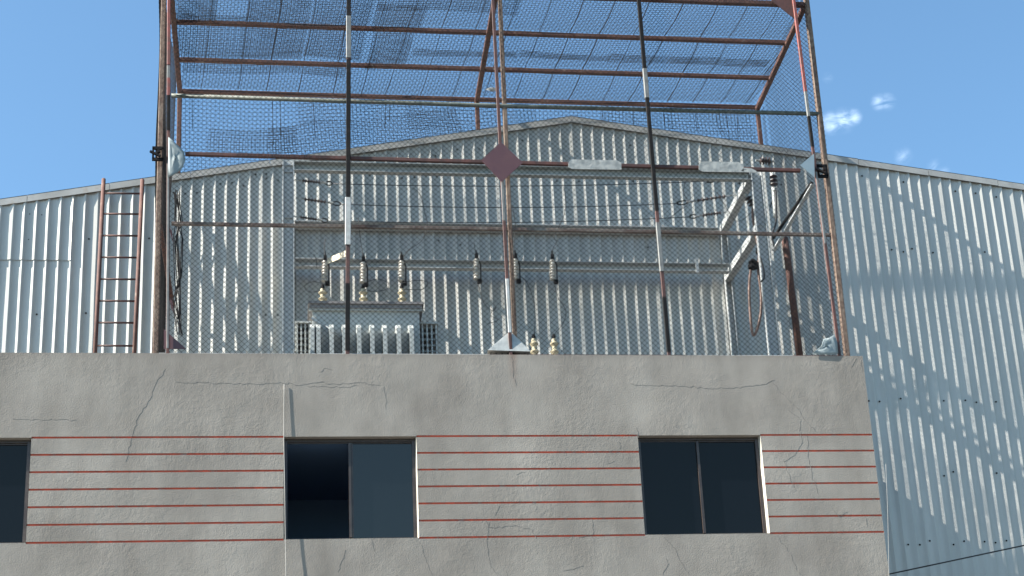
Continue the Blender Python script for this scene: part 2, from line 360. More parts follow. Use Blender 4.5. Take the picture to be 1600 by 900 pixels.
mb.add([(FX1-TH, TH, PZ), (FX1, TH, PZ), (FX1, 2.36, PZ), (FX1-TH, 2.36, PZ)], [(0, 1, 2, 3)])
mb.add([(FX0, 0, 0), (FX0, 2.36, 0), (FX0, 2.36, PZ), (FX0, 0, PZ)], [(3, 2, 1, 0)])
mb.build('facade_wall', None, bld, mats=[M['stucco'], M['groove']])
b = MB(); b.box(FX0+.01, FX1-.01, TH+.003, 2.35, 8.25, 8.4); b.build('roof_slab', M['slab'], bld)
b = MB(); b.add([(FX0+.3, .24, 4.2), (FX1-.3, .24, 4.2), (FX1-.3, 2.33, 4.2), (FX0+.3, 2.33, 4.2), (FX0+.3, .24, 8.2), (FX1-.3, .24, 8.2), (FX1-.3, 2.33, 8.2), (FX0+.3, 2.33, 8.2)],
                [(0, 1, 2, 3), (7, 6, 5, 4), (3, 2, 6, 7), (1, 5, 6, 2), (0, 3, 7, 4)]); b.build('room_interior', M['interior'], bld)
for k, (a, c) in enumerate(WIN):
    f = MB(); y0, y1 = .075, .125; t = .032
    f.box(a, c, y0, y1, WT-t, WT-.001); f.box(a, c, y0, y1, WB+.001, WB+t*.8); f.box(a, a+t, y0, y1, WB+t*.8, WT-t); f.box(c-t, c, y0, y1, WB+t*.8, WT-t)
    f.box(a+t, c-t, y0+.02, y1-.012, WT-t-.014, WT-t); f.box(a+t, c-t, y0+.02, y1-.012, WB+t*.8, WB+t*.8+.01)
    win = f.build('window', M['frame'], bld)
    mid = (a+c)/2+(-.003 if k == 1 else -.01)
    q = MB(); q.box(mid-.014, mid+.012, y0-.006, y1-.01, WB+t*.8+.01, WT-t-.014)
    q.box(mid+.015, mid+.034, y0+.012, y1-.006, WB+t*.8+.01, WT-t-.014) if k == 1 else None
    q.build('mullion', M['frame'], win)
    for s_, (p0, p1) in enumerate(((a+t, mid-.014), (mid+.012, c-t))):
        if k == 1 and s_ == 0: continue                 # sash slid open
        g = MB(); yy = .10+.008*s_; g.box(p0, p1, yy, yy+.005, WB+t*.8+.01, WT-t-.014)
        g.build('pane', M['glass_grey'] if k == 1 else M['glass_dark'], win)
    # splayed plaster returns
    rv = MB()
    rv.add([(c+SL, .001, WB), (c+.001, .10, WB), (c+.001, .10, WT), (c+SL, .001, WT)], [(0, 1, 2, 3)])
    rv.add([(a-SL*.5, .001, WB), (a, .10, WB), (a, .10, WT), (a-SL*.5, .001, WT)], [(3, 2, 1, 0)])
    rv.add([(c+SL, .001, WB), (c+.001, .10, WB), (c+SL, .10, WB)], [(0, 1, 2)])
    rv.add([(a-SL*.5, .001, WB+.002), (c+SL, .001, WB+.002), (c+SL, .10, WB+.002), (a-SL*.5, .10, WB+.002)], [(0, 1, 2, 3)])
    rv.build('reveal', M['seal'], win)
# cracks: thin jagged scars a millimetre deep in look, real width
def crack(pts, w=.006, m='crack', jit=1.5, y=-.0012):
    w = w*.52
    P = []
    for (x0, y0), (x1, y1) in zip(pts[:-1], pts[1:]):
        n = max(2, int(math.hypot(x1-x0, y1-y0)/5))
        for i in range(n):
            t = i/n; P.append((x0+(x1-x0)*t+random.gauss(0, jit)*.6, y0+(y1-y0)*t+random.gauss(0, jit)*.6))
    P.append(pts[-1]); Wd = [at(px, py, 0) for px, py in P]
    V = []; F = []
    for i, p in enumerate(Wd):
        a = Wd[max(0, i-1)]; c = Wd[min(len(Wd)-1, i+1)]; d = np.array([c[0]-a[0], c[2]-a[2]]); d /= np.linalg.norm(d)+1e-9
        e = 0.12 if i in (0, len(Wd)-1) else random.uniform(.4, 1.2); ww = w*.5*e
        V += [(p[0]-d[1]*ww, y, p[2]+d[0]*ww), (p[0]+d[1]*ww, y, p[2]-d[0]*ww), (p[0]+d[1]*ww, .004, p[2]-d[0]*ww), (p[0]-d[1]*ww, .004, p[2]+d[0]*ww)]
        if i:
            k = 4*i; F += [(k-4, k-3, k+1, k), (k-3, k-2, k+2, k+1), (k-1, k-4, k, k+3)]
    return mesh_obj('crack', V, F, M[m], bld)
for pts, w in (([(272, 592), (276, 597), (290, 598), (330, 598), (380, 600), (443, 599), (468, 602), (490, 597), (530, 600), (560, 598), (595, 602)], .008),
               ([(480, 603), (520, 606), (560, 603)], .004),
               ([(258, 575), (240, 608), (229, 634), (217, 648), (208, 680), (196, 722)], .005),
               ([(799, 558), (801, 578), (806, 603)], .007),
               ([(985, 600), (1000, 602), (1060, 603), (1110, 607), (1160, 604), (1197, 600), (1211, 594)], .007),
               ([(1205, 596), (1225, 618), (1248, 640), (1262, 664), (1278, 676)], .005),
               ([(1232, 640), (1250, 656), (1253, 692), (1240, 712), (1226, 722), (1234, 748), (1242, 764)], .0055),
               ([(1262, 680), (1263, 720), (1270, 748), (1280, 774)], .005),
               ([(1036, 838), (1056, 858), (1062, 876), (1077, 898)], .005), ([(1041, 872), (1043, 882), (1035, 899)], .008),
               ([(1215, 838), (1234, 866), (1250, 898)], .003),
               ([(757, 812), (764, 824), (800, 822), (832, 827), (838, 842)], .006), ([(763, 818), (761, 850), (766, 884), (784, 900)], .004),
               ([(655, 844), (663, 868), (675, 898)], .003), ([(540, 860), (534, 878), (528, 893)], .006),
               ([(775, 805), (781, 790)], .004), ([(925, 812), (928, 836), (905, 840)], .004),
               ([(995, 668), (998, 684)], .006), ([(600, 604), (604, 628), (603, 640)], .004), ([(582, 845), (586, 862)], .004),
               ([(805, 742), (820, 738)], .004), ([(948, 725), (960, 720)], .004), ([(968, 690), (969, 702)], .003),
               ([(1300, 795), (1312, 808), (1325, 800)], .004), ([(1352, 808), (1355, 822)], .004),
               ([(1338, 560), (1330, 575)], .005), ([(1345, 562), (1348, 580)], .004), ([(500, 583), (505, 575), (520, 579)], .003),
               ([(880, 893), (912, 884)], .005), ([(790, 892), (793, 899)], .008), ([(20, 655), (120, 656)], .003)):
    crack(pts, w)

# ------------------------------------------------------------------ warehouse
WY = 2.4
RX, RZ = 3.613, 13.50
def gable(x): return np.where(np.asarray(x) < RX, RZ-(RX-np.asarray(x))*.1915, RZ-(np.asarray(x)-RX)*.1405)
wh = thing('warehouse', 'large corrugated zinc warehouse gable with a low pitched roof line behind the grey building', 'warehouse', (0, WY, 0))
PER = .1432; PH0 = 8.305
def sheet_wall(name, x0, x1, zbot, ztop, nz, yoff=0.0, parent=wh):
    k0 = int((x0-PH0)//PER); k1 = int((x1-PH0)//PER)
    X = []; Y = []
    for k in range(k0, k1+1):
        c = PH0+k*PER; wide = (k % 7 == 2)
        r = .050 if wide else .031; h = .0205
        for dx, dy in ((-r/2, 0), (r/2, -h), (r/2+.011, -h), (r/2+.022, 0)):
            X.append(c+dx); Y.append(dy)
    X = np.array(X); Y = np.array(Y); keep = (X >= x0) & (X <= x1); X = X[keep]; Y = Y[keep]
    top = ztop(X); T = np.linspace(0, 1, nz)
    Z = zbot+(top[:, None]-zbot)*T[None, :]
    XX = X[:, None]+.0022*field(Z*2.2+X[:, None]*7, X[:, None]*3.0, 0)
    YY = WY+yoff+Y[:, None]+.0016*field(Z*1.3, X[:, None]*1.7, 1)+.0008*field(Z*5.0, X[:, None]*9, 2)
    V = np.stack([XX, YY, Z], -1).reshape(-1, 3)
    n = len(X); i = np.arange(n-1)[:, None]; j = np.arange(nz-1)[None, :]
    b = i*nz+j; F = np.stack([b, b+nz, b+nz+1, b+1], -1).reshape(-1, 4)
    return mesh_obj(name, V, F, M['sheet'], parent)
sheet_wall('wall_sheet', -16, 23, 0, lambda x: gable(x)-.015, 46)
sz = at(50, 407, WY)[2]; sxr = at(108, 405, WY)[0]
sheet_wall('lapped_sheet', -16, sxr+.02, sz, lambda x: gable(x)-.02, 12, -.012)
# flashing along the gable
for x0, x1 in ((-16, RX), (RX, 23)):
    f = MB(); n = 20
    for k in range(n):
        a = x0+(x1-x0)*k/n; c = x0+(x1-x0)*(k+1)/n-.006
        za, zc = float(gable(a)), float(gable(c)); j = random.uniform(-.003, .003)
        f.plate([(a, WY-.036, za-.085+j), (c, WY-.036, zc-.085+j), (c, WY-.036, zc+.012+j), (a, WY-.036, za+.012+j)], .008)
        f.plate([(a, WY-.036, za+.004+j), (c, WY-.036, zc+.004+j), (c, WY+.2, zc+.004+j), (a, WY+.2, za+.004+j)], .008, (0, 0, 1))
        f.plate([(a, WY-.036, za-.085+j), (c, WY-.036, zc-.085+j), (c, WY-.03, zc-.085+j), (a, WY-.03, za-.085+j)], .004, (0, 0, 1))
    f.build('gable_flashing', M['trim'], wh)
f = MB()
for x0, x1 in ((-16, RX), (RX, 23)):
    f.plate([(x0, WY+.2, float(gable(x0))-.02), (x1, WY+.2, float(gable(x1))-.02), (x1, WY+40, float(gable(x1))-.02), (x0, WY+40, float(gable(x0))-.02)], .012, (0, 0, 1))
f.build('roof', M['sheet'], wh)
f = MB()
for x in (-16, 23): f.plate([(x, WY+.05, 0), (x, WY+40, 0), (x, WY+40, float(gable(x))-.03), (x, WY+.05, float(gable(x))-.03)], .02, (1, 0, 0))
f.plate([(-16, WY+40, 0), (23, WY+40, 0), (23, WY+40, float(gable(23))-.1), (RX, WY+40, RZ-.1), (-16, WY+40, float(gable(-16))-.1)], .02)
f.build('rear_walls', M['sheet'], wh)
# roofing screws
sc = MB(); sc.lathe([(0, .0115), (.6, .0115), (1, .007)], (0, 0, 0), (0, -.009, 0), 8)
proto = sc.build('screw', M['black'], wh); proto.location = (0, 0, 0)
spots = []
rows = [at(1390, 391, WY)[2], at(1440, 626, WY)[2], at(1500, 740, WY)[2], at(1500, 848, WY)[2]]
for rz, x0, x1, pr in ((rows[0], 6.6, 10.4, .33), (rows[1], 6.8, 10.6, .45), (rows[2], 7.4, 10.6, .35), (rows[3], 7.5, 10.6, .5), (rows[0], -3.4, -1.7, .35), (rows[0]-1.0, -3.4, 4.8, .12), (rows[0]+.95, -.5, 6.5, .35), (rows[0]+.02, -1.4, 6.4, .15)):
    k = int((x0-PH0)//PER)
    while PH0+k*PER < x1:
        if random.random() < pr: spots.append((PH0+k*PER+.078+random.uniform(-.01, .012), rz+random.uniform(-.03, .03)))
        k += 1
for k in range(-82, 16):
    x = PH0+k*PER+.078
    if random.random() < .3: spots.append((x, float(gable(x))-.24+random.uniform(-.05, .03)))
spots = spots[:98]
for i, (x, z) in enumerate(spots):
    o = proto if i == 0 else proto.copy()
    if i: COL.objects.link(o); o.parent = wh
    o.location = (x, WY-.003, z)

# ------------------------------------------------------------------ cage
CY = .10; CR = 2.55
ZT = at(1257, 8, CY)[2]
XL, XR = -1.488, 6.235
cage = thing('mesh_cage', 'tall rusty steel cage clad in dark wire mesh on the parapet', 'cage', (2.4, CY, PZ))
def cbar(name, p0, p1, w, m, h=None, up=(0, 0, 1), parent=cage):
    b = MB(); b.bar(p0, p1, w, h, up); return b.build(name, M[m], parent)
def ctube(name, pts, r, m, parent=cage, n=8, smooth=True):
    b = MB(); b.tube(pts, r, n); return b.build(name, M[m], parent, smooth)
# corner and centre posts
cbar('post', (XL+.012, CY, PZ), (XL-.008, CY, ZT+.35), .058, 'rust_post')
cbar('post', (XR-.01, CY, PZ), (XR+.01, CY, ZT+.35), .062, 'rust_post')
cx = at(804, 524, CY)[0]
cbar('post', (cx, CY, PZ), (at(782, 17, CY)[0], CY, ZT+.35), .05, 'rust_post')
# rear posts stand on the warehouse roof
for px, py in ((281, 150), (745, 157), (1183, 168)):
    x = at(px, py, CR)[0]; cbar('post', (x, CR, float(gable(x))-.01), (x, CR, ZT-.02), .055, 'rust')
# front top beam, rafters, purlins
cbar('top_beam', (XL, CY, ZT), (XR-.03, CY, ZT), .06, 'rust')
for xf, xr_ in ((at(266, 25, .2)[0], at(281, 150, CR)[0]), (at(768, 33, .6)[0], at(745, 157, CR)[0]), (XR-.03, at(1183, 168, CR)[0])):
    cbar('rafter', (xf, CY, ZT-.03), (xr_, CR+.03, ZT-.03), .062, 'rust')
for Y in (.95, 1.8, 2.56):
    zo = -.035
    p0 = (at(275, 92, 1.78)[0]-.02, Y, ZT+zo+.035); p1 = (XR-.04, Y, ZT+zo+.03)
    cbar('purlin', p0, p1, .055, 'rust', .05)
# front rails
a = at(268, 150, CY); c = at(1279, 182, CY); ctube('front_rail', [(a[0], CY-.01, (a[2]+c[2])/2+.02), ((a[0]+c[0])/2, CY-.01, (a[2]+c[2])/2), (c[0], CY-.01, (a[2]+c[2])/2+.01)], .026, 'pipe_green')
a = at(290, 241, CY-.03); c = at(1250, 267, CY-.03); cbar('front_rail', (a[0], CY-.035, a[2]), (c[0], CY-.035, c[2]), .042, 'rust_dark')
a = at(268, 349, CY); c = at(1302, 367, CY); cbar('front_rail', (a[0], CY+.005, a[2]), (c[0], CY+.005, c[2]), .038, 'rust_grey')
ZM = (a[2]+c[2])/2
# side rails
cbar('side_rail', (XL+.02, CY+.03, ZM), (XL+.02, 2.33, ZM), .045, 'rust')
# base angle lying on the parapet, part painted white
br = MB(); x = XL+.05
while x < XR-.05:
    L = random.uniform(.5, 1.1); e = min(x+L, XR-.05); br.mi = random.choice([0, 0, 1]) if x > 1.6 else 1
    br.box(x, e-.01, CY-.045, CY-.039, PZ, PZ+.028); br.box(x, e-.01, CY-.045, CY+.02, PZ, PZ+.006); x = e
br.build('base_angle', None, cage, mats=[M['rust_dark'], M['white']])
# five slim front uprights with painted and taped lengths
def upright(x0, y0, x1, y1, segs, w=.042, Y=.022):
    zb_ = PZ if True else 0; base = at(x1, y1, Y); topp = at(x0, y0, Y)
    d = (topp-base)/(topp[2]-base[2]); f = lambda z: base+d*(z-base[2])
    main = MB(); main.bar(f(PZ-.0), f(ZT+.3), w, .03, (0, 1, 0)); o = main.build('upright', M[segs[0]], cage)
    for (ya, yb, mname, ww) in segs[1:]:
        za = base[2]+(topp[2]-base[2])*(y1-ya)/(y1-y0); zc = base[2]+(topp[2]-base[2])*(y1-yb)/(y1-y0)
        q = MB(); q.bar(f(zc), f(za), w*ww, .034*max(1, ww), (0, 1, 0)); q.build('tape_wrap' if mname in ('white', 'cream') else 'painted_length', M[mname], o)
upright(264, 0, 262, 548, ['rust_dark', (0, 108, 'red', 1.12), (110, 130, 'pole_metal', 1.1), (130, 158, 'red', 1.12), (158, 214, 'black', 1.1), (262, 545, 'pole_metal', .7)], .034)
upright(545, 0, 543, 548, ['rust_dark', (0, 28, 'black', 1.15), (28, 97, 'pole_metal', 1.3), (100, 320, 'black', 1.15), (320, 392, 'white', 1.45), (450, 548, 'black', 1.15)], .044)
upright(770, 0, 798, 548, ['rust_dark', (284, 355, 'pole_metal', .9), (443, 522, 'white', 1.0)], .036)
upright(998, 0, 1045, 550, ['rust_dark', (0, 115, 'black', 1.12), (115, 162, 'pole_metal', 1.3), (162, 340, 'black', 1.12), (358, 432, 'pole_metal', 1.25), (470, 550, 'black', 1.12)], .04)
upright(1240, 0, 1311, 550, ['rust_dark', (0, 152, 'red', 1.1), (152, 192, 'pole_metal', 1.05), (192, 240, 'black', 1.1), (280, 390, 'pole_metal', .8)], .034)
# plates and gussets
q = MB(); q.plate([at(752, 250, -.03), at(784, 284, -.03), at(817, 254, -.03), at(783, 222, -.03)], .012); q.build('diamond_plate', M['diamond'], cage)['label'] = 'maroon diamond plate at the middle of the front'
q = MB(); q.plate([at(256, 514, .05), at(291, 545, .05), at(256, 545, .05)], .01); q.build('gusset_plate', M['diamond'], cage)
q = MB(); q.plate([at(1206, 1, .03), at(1242, 29, .03), at(1240, -14, .03), at(1204, -16, .03)], .012); q.build('gusset_plate', M['rust_dark'], cage)
q = MB(); q.plate([at(1250, 258, -.02), at(1273, 277, -.02), at(1272, 240, -.02)], .01); q.build('gusset_plate', M['bluegrey'], cage)
q = MB(); A0, A1, A2, A3 = at(762, 547, .003), at(829, 549, .003), at(800, 520, .05), at(792, 521, .05)
b0 = A0+np.array([0, .17, 0]); b1 = A1+np.array([0, .17, 0])
q.add([A0, A1, A2, A3, b0, b1], [(0, 1, 2, 3), (1, 5, 2), (5, 4, 3, 2), (4, 0, 3), (0, 4, 5, 1)]); q.build('foot_cap', M['galv_dull'], cage)['label'] = 'folded pale metal cap over the centre foot'
for px, py, s_ in ((247, 242, 1), (1284, 269, 1)):
    c = at(px, py, .06); q = MB(); w = .062
    for dz in (-.07, .07): q.box(c[0]-w, c[0]+w, .02, .05, c[2]+dz-.016, c[2]+dz+.016)
    q.box(c[0]-w, c[0]-w+.02, .02, .05, c[2]-.07, c[2]+.07); q.box(c[0]+w-.02, c[0]+w, .02, .05, c[2]-.07, c[2]+.07)
    q.bar((c[0]-w-.02, 0, c[2]+.01), (c[0]+w*.5, .0, c[2]-.05), .03, .025); q.tube([(c[0]+.01, .0, c[2]), (c[0]+.01, -.04, c[2])], .02, 8)
    q.build('bracket', M['black'], cage)
# metal strips tied along the front rail
for (xa, xb, ya, yb, mname) in ((888, 971, 249, 264, 'galv_dull'), (1092, 1162, 252, 268, 'galv_dull'), (1158, 1182, 262, 269, 'white')):
    q = MB(); q.plate([at(xa, yb-3, -.0), at(xa+6, yb, 0), at(xb, yb+1, 0), at(xb, ya+5, 0), at(xb-8, ya+1, 0), at(xa+5, ya, 0), at(xa, ya+5, 0)], .008); q.build('tie_plate', M['tape_dull'], cage)
cbar('brace', at(1270, 288, .14), at(1209, 392, .9), .05, 'galv', .02)
cbar('brace', at(1207, 374, .9)+np.array([.0, -.02, 0]), at(1268, 286, .16)+np.array([0, -.02, 0]), .03, 'black', .03)
ctube('rusty_stay', [at(1226, 372, 1.25), at(1230, 400, 1.25), at(1250, 560, 1.3)], .045, 'rust')

# --- nets
def warpf(amp, s=1.3, k=0, out=.02):
    def w(u, v): return amp*field(u*s+3, v*s+1, 0), amp*field(u*s+9, v*s+5, 1), out*field(u*.8+2, v*.8+k, 2)
    return w
H_ = ZT-PZ
Vn, Fn = chain_link((XL, CY-.035, PZ+.01), (1, 0, 0), (0, 0, 1), XR-XL, H_+.3, .0315, .0036, warpf(.008, 1.6, 0, .014), .3)
mesh_obj('front_net', Vn, Fn, M['net'], cage)
Vn, Fn = chain_link((XR+.035, CY, PZ+.01), (0, 1, 0), (0, 0, 1), CR-CY-.16, H_+.3, .0315, .0017, warpf(.008, 1.6, 4, .02))
mesh_obj('side_net', Vn, Fn, M['net'], cage)
Vn, Fn = chain_link((XR+.035, CR-.14, float(gable(XR))+.02), (0, 1, 0), (0, 0, 1), .14, ZT-float(gable(XR))-.05, .0315, .0022, None)
mesh_obj('side_net', Vn, Fn, M['net'], cage)
Vn, Fn = chain_link((XL-.035, CY, PZ+.01), (0, 1, 0), (0, 0, 1), CR-CY-.16, H_+.3, .0315, .0022, warpf(.012, 2.6, 8, .03))
mesh_obj('side_net', Vn, Fn, M['net'], cage)
# rear net above the warehouse roof
def rear(u, v): return .02*field(u*1.1, v*1.5, 0), .03*field(u*1.0+4, v*1.2, 1), .03*field(u, v, 2)
Vn, Fn = grid_net((XL, CR+.04, 12.35), (1, 0, 0), (0, 0, 1), XR-XL, ZT-12.35, .052, .052, .0025, rear)
mesh_obj('rear_net', Vn, Fn, M['net'], cage)
def patch(x, z, w, h, ang, p, r=.0024, name='net_patch', Y=CR-.01, amp=.03):
    ca, sa = math.cos(math.radians(ang)), math.sin(math.radians(ang))
    def wf(u, v): return amp*field(u*2+x, v*2+z, 0), amp*field(u*2+x+7, v*2+z, 1), .02*field(u*2, v*2+x, 2)
    Vp, Fp = grid_net((x, Y, z), (ca, 0, sa), (-sa, 0, ca), w, h, p, p, r, wf); return mesh_obj(name, Vp, Fp, M['net'], cage)
for (px, py, w, h, ang, p) in ((425, 245, 2.5, .42, 9, .034), (330, 240, 1.1, .34, 3, .036), (470, 195, 1.6, .3, 8, .05), (640, 205, 1.7, .35, 5, .05), (1050, 205, .75, .42, -1, .045), (940, 195, 1.0, .3, -6, .05), (1130, 220, .5, .5, 2, .042)):
    c = at(px, py, CR-.01); patch(c[0], c[2], w, h, ang, p)
# roof net: square mesh sheets laid over the purlins, sagging between them
def sag(u, v):
    bay = .82; s = np.abs(np.sin(np.pi*np.clip(v, 0, 2.6)/bay))
    return .005*field(u*1.3, v*1.5, 0)+(-.10*v), .005*field(u*1.1+5, v, 1), -.035*s-.012*field(u*1.2, v*1.2, 2)
Vn, Fn = grid_net((XL+.05, CY, ZT+.045), (1, 0, 0), (0, 1, 0), XR-XL+.1, CR-CY, .041, .041, .0027, sag)
keep = Vn[Fn][:, :, 0].max(1) < XR+.0
keep &= Vn[Fn][:, :, 0].min(1) > XL+.0
mesh_obj('roof_net', Vn, Fn[keep], M['net'], cage)
def roof_patch(u0, u1, v0, v1, p, z=.05, r=.0022):
    def wf(u, v):
        a, b_, c_ = sag(u+u0, v+v0); return a+.05*(u*.1), b_, c_-.01+.012*field(u*3, v*3, 1)
    Vp, Fp = grid_net((XL+u0, CY+v0, ZT+z-.02), (1, 0, 0), (0, 1, 0), u1-u0, v1-v0, p, p, r, wf)
    k = (Vp[Fp][:, :, 0].max(1) < XR) & (Vp[Fp][:, :, 0].min(1) > XL); mesh_obj('net_patch', Vp, Fp[k], M['net'], cage)
for (u0, u1, v0, v1, p) in ((.15, .62, .1, .85, .021), (.15, 1.0, .7, 1.95, .027), (.98, 1.72, .1, 1.62, .022), (1.75, 2.45, .1, 1.55, .026), (2.5, 3.1, .3, .9, .026), (2.55, 3.05, .95, 1.75, .022), (3.1, 4.4, 1.28, 1.42, .022), (4.45, 5.6, 1.25, 1.4, .022), (5.6, 7.7, 1.24, 1.42, .022), (2.5, 4.2, .1, .4, .03), (1.0, 2.3, 1.75, 1.95, .024)):
    roof_patch(u0, u1, v0, v1, p)
u = .52
while u < XR-XL+.2:
    v = np.linspace(0, CR-CY, 26); a, b_, c_ = sag(np.full(26, u), v)
    P = np.stack([XL+.05+u+a+.018*rng.normal()*v, CY+v, ZT+.035+c_], -1)
    P = P[(P[:, 0] < XR-.02) & (P[:, 0] > XL+.02)]
    if len(P) > 2: ctube('tie_wire', P, random.choice([.0045, .006, .0045]), 'net', n=5)
    u += random.uniform(.37, .44)
for px in (300, 425, 437, 489, 603, 610, 939, 988, 1036, 1084, 1132, 1150):       # hanging ends of the sheets
    c = at(px, 158, CR+.02); ctube('tie_wire', [(c[0], CR+.02, ZT-.03), (c[0]+random.uniform(-.03, .03), CR+.02, ZT-random.uniform(.3, .8))], .004, 'net', n=5)
# bundled loose net on the left side
P = [at(274, 300, 1.4), at(279, 345, 1.4), at(276, 372, 1.4), at(283, 430, 1.35), at(275, 470, 1.4), at(279, 520, 1.4)]
bn = MB()
for k in range(9):
    bn.tube([np.asarray(p)+rng.normal(size=3)*.035 for p in P], .006, 5)
bn.build('loose_net', M['net'], cage)
bn = MB(); bn.plate([at(262, 350, .9), at(270, 378, .9), at(269, 362, .9)], .01); bn.plate([at(263, 462, .9), at(271, 490, .9), at(270, 472, .9)], .01); bn.build('side_gusset', M['diamond'], cage)

# ------------------------------------------------------------------ substation frame
FY, RY = .9, 2.345
fr = thing('steel_frame', 'pale galvanised channel frame carrying the electrical gear inside the cage', 'frame', (2.7, 1.6, 8.4))
zt = 11.88
xl, xr = -.075, 5.60
def ch(name, p0, p1, w=.10, h=.10, m='galv', up=(0, 0, 1), flip=1):
    b = MB(); b.channel(p0, p1, w, h, .01, up, flip); return b.build(name, M[m], fr)
def vpost(x, y, z1, w=.13, m='galv'):
    b = MB(); b.channel((x, y, 8.4), (x, y, z1), .07, w, .012, (1, 0, 0), -1); b.build('post', M[m], fr)
vpost(xl, FY, zt+.09, .135); vpost(xr+.01, FY, zt+.10, .14)
vpost(-.06, RY, zt, .09, 'galv_dull'); vpost(5.52, RY, zt, .09)
ch('crossarm', (xl+.07, FY, zt-.01), (xr-.07, FY, zt-.01), .08, .125, 'galv_dull')
ch('crossarm', (0, RY, 11.83), (5.45, RY, 11.83), .07, .10)
ch('side_arm', (xr-.06, FY+.0, zt-.03), (5.52, RY, zt-.03), .10, .10)
ch('side_arm', (xl, FY, zt-.03), (-.06, RY, zt-.03), .10, .10)
za = at(1188, 352, FY)[2]; zc = at(1143, 432, RY)[2]; zl = 11.16
ch('side_arm', (xr-.02, FY, zl), (5.52, RY, zl), .10, .10)
ch('side_arm', (xl, FY, zl), (-.06, RY, zl), .10, .10)
LY = 2.05
ch('crossarm', (0, LY, zl+.0), (5.46, LY, zl+.0), .09, .115)
c = at(1089, 412, LY-.07); b = MB(); b.box(c[0]-.02, c[0]+.02, LY-.07, LY-.055, zl-.09, zl+.11); b.build('clamp', M['galv'], fr)
print('zl', zl, at(600, 421, LY)[2])

# ------------------------------------------------------------------ transformer
TX0, TX1 = .165, 1.455
tr = thing('transformer', 'large grey power transformer with cooling fins and three cream bushings', 'transformer', (.81, 1.35, 8.4))
zlid = at(570, 474, .95)[2]
b = MB(); b.box(TX0+.03, TX1-.03, 1.0, 1.7, 8.45, zlid-.06); b.build('tank', M['tank'], tr)
b = MB(); b.box(TX0-.02, TX1+.02, .93, 1.76, zlid-.012, zlid+.02); b.box(TX0, TX1, .95, 1.74, zlid-.06, zlid-.012); b.build('lid', M['tank_lid'], tr)
b = MB(); b.box(TX0-.01, TX1, .965, 1.0, zlid-.082, zlid-.06); b.build('flange', M['tank'], tr)
zf = at(570, 505, .8)[2]
for px in (488, 497.5, 518, 538, 561, 581.5, 601.5, 623, 643):
    x = at(px, 520, .72)[0]
    b = MB(); w = .024
    prof = [(.70, 8.6), (.70, zf-.10), (.80, zf-.02), (1.0, zf+.05), (1.0, 8.6)]
    V = [(x+s*w, y, z) for s in (-1, 1) for y, z in prof]
    b.add(V, [(0, 1, 2, 3, 4), (9, 8, 7, 6, 5)]+[(i, 5+i, 5+(i+1) % 5, (i+1) % 5) for i in range(5)]); b.build('cooling_fin', M['tank'], tr)
b = MB(); b.bar((TX0+.02, .96, zf+.13), (TX0+.42, .9, zf-.15), .02, .02); b.build('brace', M['galv'], tr)
for x0, x1 in ((at(461, 530, 1.2)[0], TX0+.02), (TX1-.02, at(684, 530, 1.2)[0])):
    b = MB(); zr = at(470, 512, 1.2)[2]
    for k in range(4):
        x = x0+(x1-x0)*(k+.5)/4; b.box(x-.009, x+.009, 1.05, 1.5, 8.6, zr-.01)
    for k in range(6):
        z = zr-.03-.075*k; b.box(x0, x1, 1.10, 1.45, z-.012, z+.012)
    b.box(x0, x1, 1.03, 1.52, zr-.012, zr+.012); b.build('side_radiator', M['tank'], tr)
b = MB(); b.tube([(TX1+.0, 1.0, zlid-.05), (TX1+.04, 1.0, zlid-.09), (TX1+.0, 1.0, zlid-.2)], .012); b.build('lifting_lug', M['galv_dull'], tr)
def insul(b, p0, p1, nshed, rc, rs):
    prof = [(0, rc*1.1)]
    for k in range(nshed):
        t = (k+.35)/nshed; prof += [(t-.3/nshed, rc), (t, rs), (t+.1/nshed, rs), (t+.32/nshed, rc)]
    prof += [(1, rc)]; b.lathe(prof, p0, p1, 16)
def bushing(x, y, z0, z1, parent):
    b = MB(); insul(b, (x, y, z0), (x, y, z1), 4, .030, .052); o = b.build('bushing', M['porcelain'], parent)
    q = MB(); q.tube([(x, y, z1), (x, y, z1+.06)], .018); q.tube([(x-.025, y, z1+.03), (x+.025, y, z1+.03)], .009); q.build('terminal', M['black'], o)
BY = 1.3; btops = []
for px in (504.5, 568, 628.5):
    p = at(px, 470, BY); q = at(px, 452, BY); bushing(p[0], BY, zlid+.02, q[2]+.0, tr); btops.append((p[0], BY, q[2]+.05))
# low transformer almost hidden behind the parapet: only its bushings show
t2 = thing('small_transformer', 'low transformer of which two ringed cream bushings show over the parapet', 'transformer', (3.0, 1.2, 8.4))
z2 = at(850, 580, 1.2)[2]
b = MB(); b.box(2.45, 3.3, .9, 1.5, 8.42, z2-.04); b.build('tank', M['tank'], t2)
b = MB(); b.box(2.42, 3.33, .87, 1.53, z2-.04, z2); b.build('lid', M['tank_lid'], t2)
for px in (834, 865.5):
    p = at(px, 530, 1.2); bushing(p[0], 1.2, z2, p[2], t2); btops.append((p[0], 1.2, p[2]+.05))

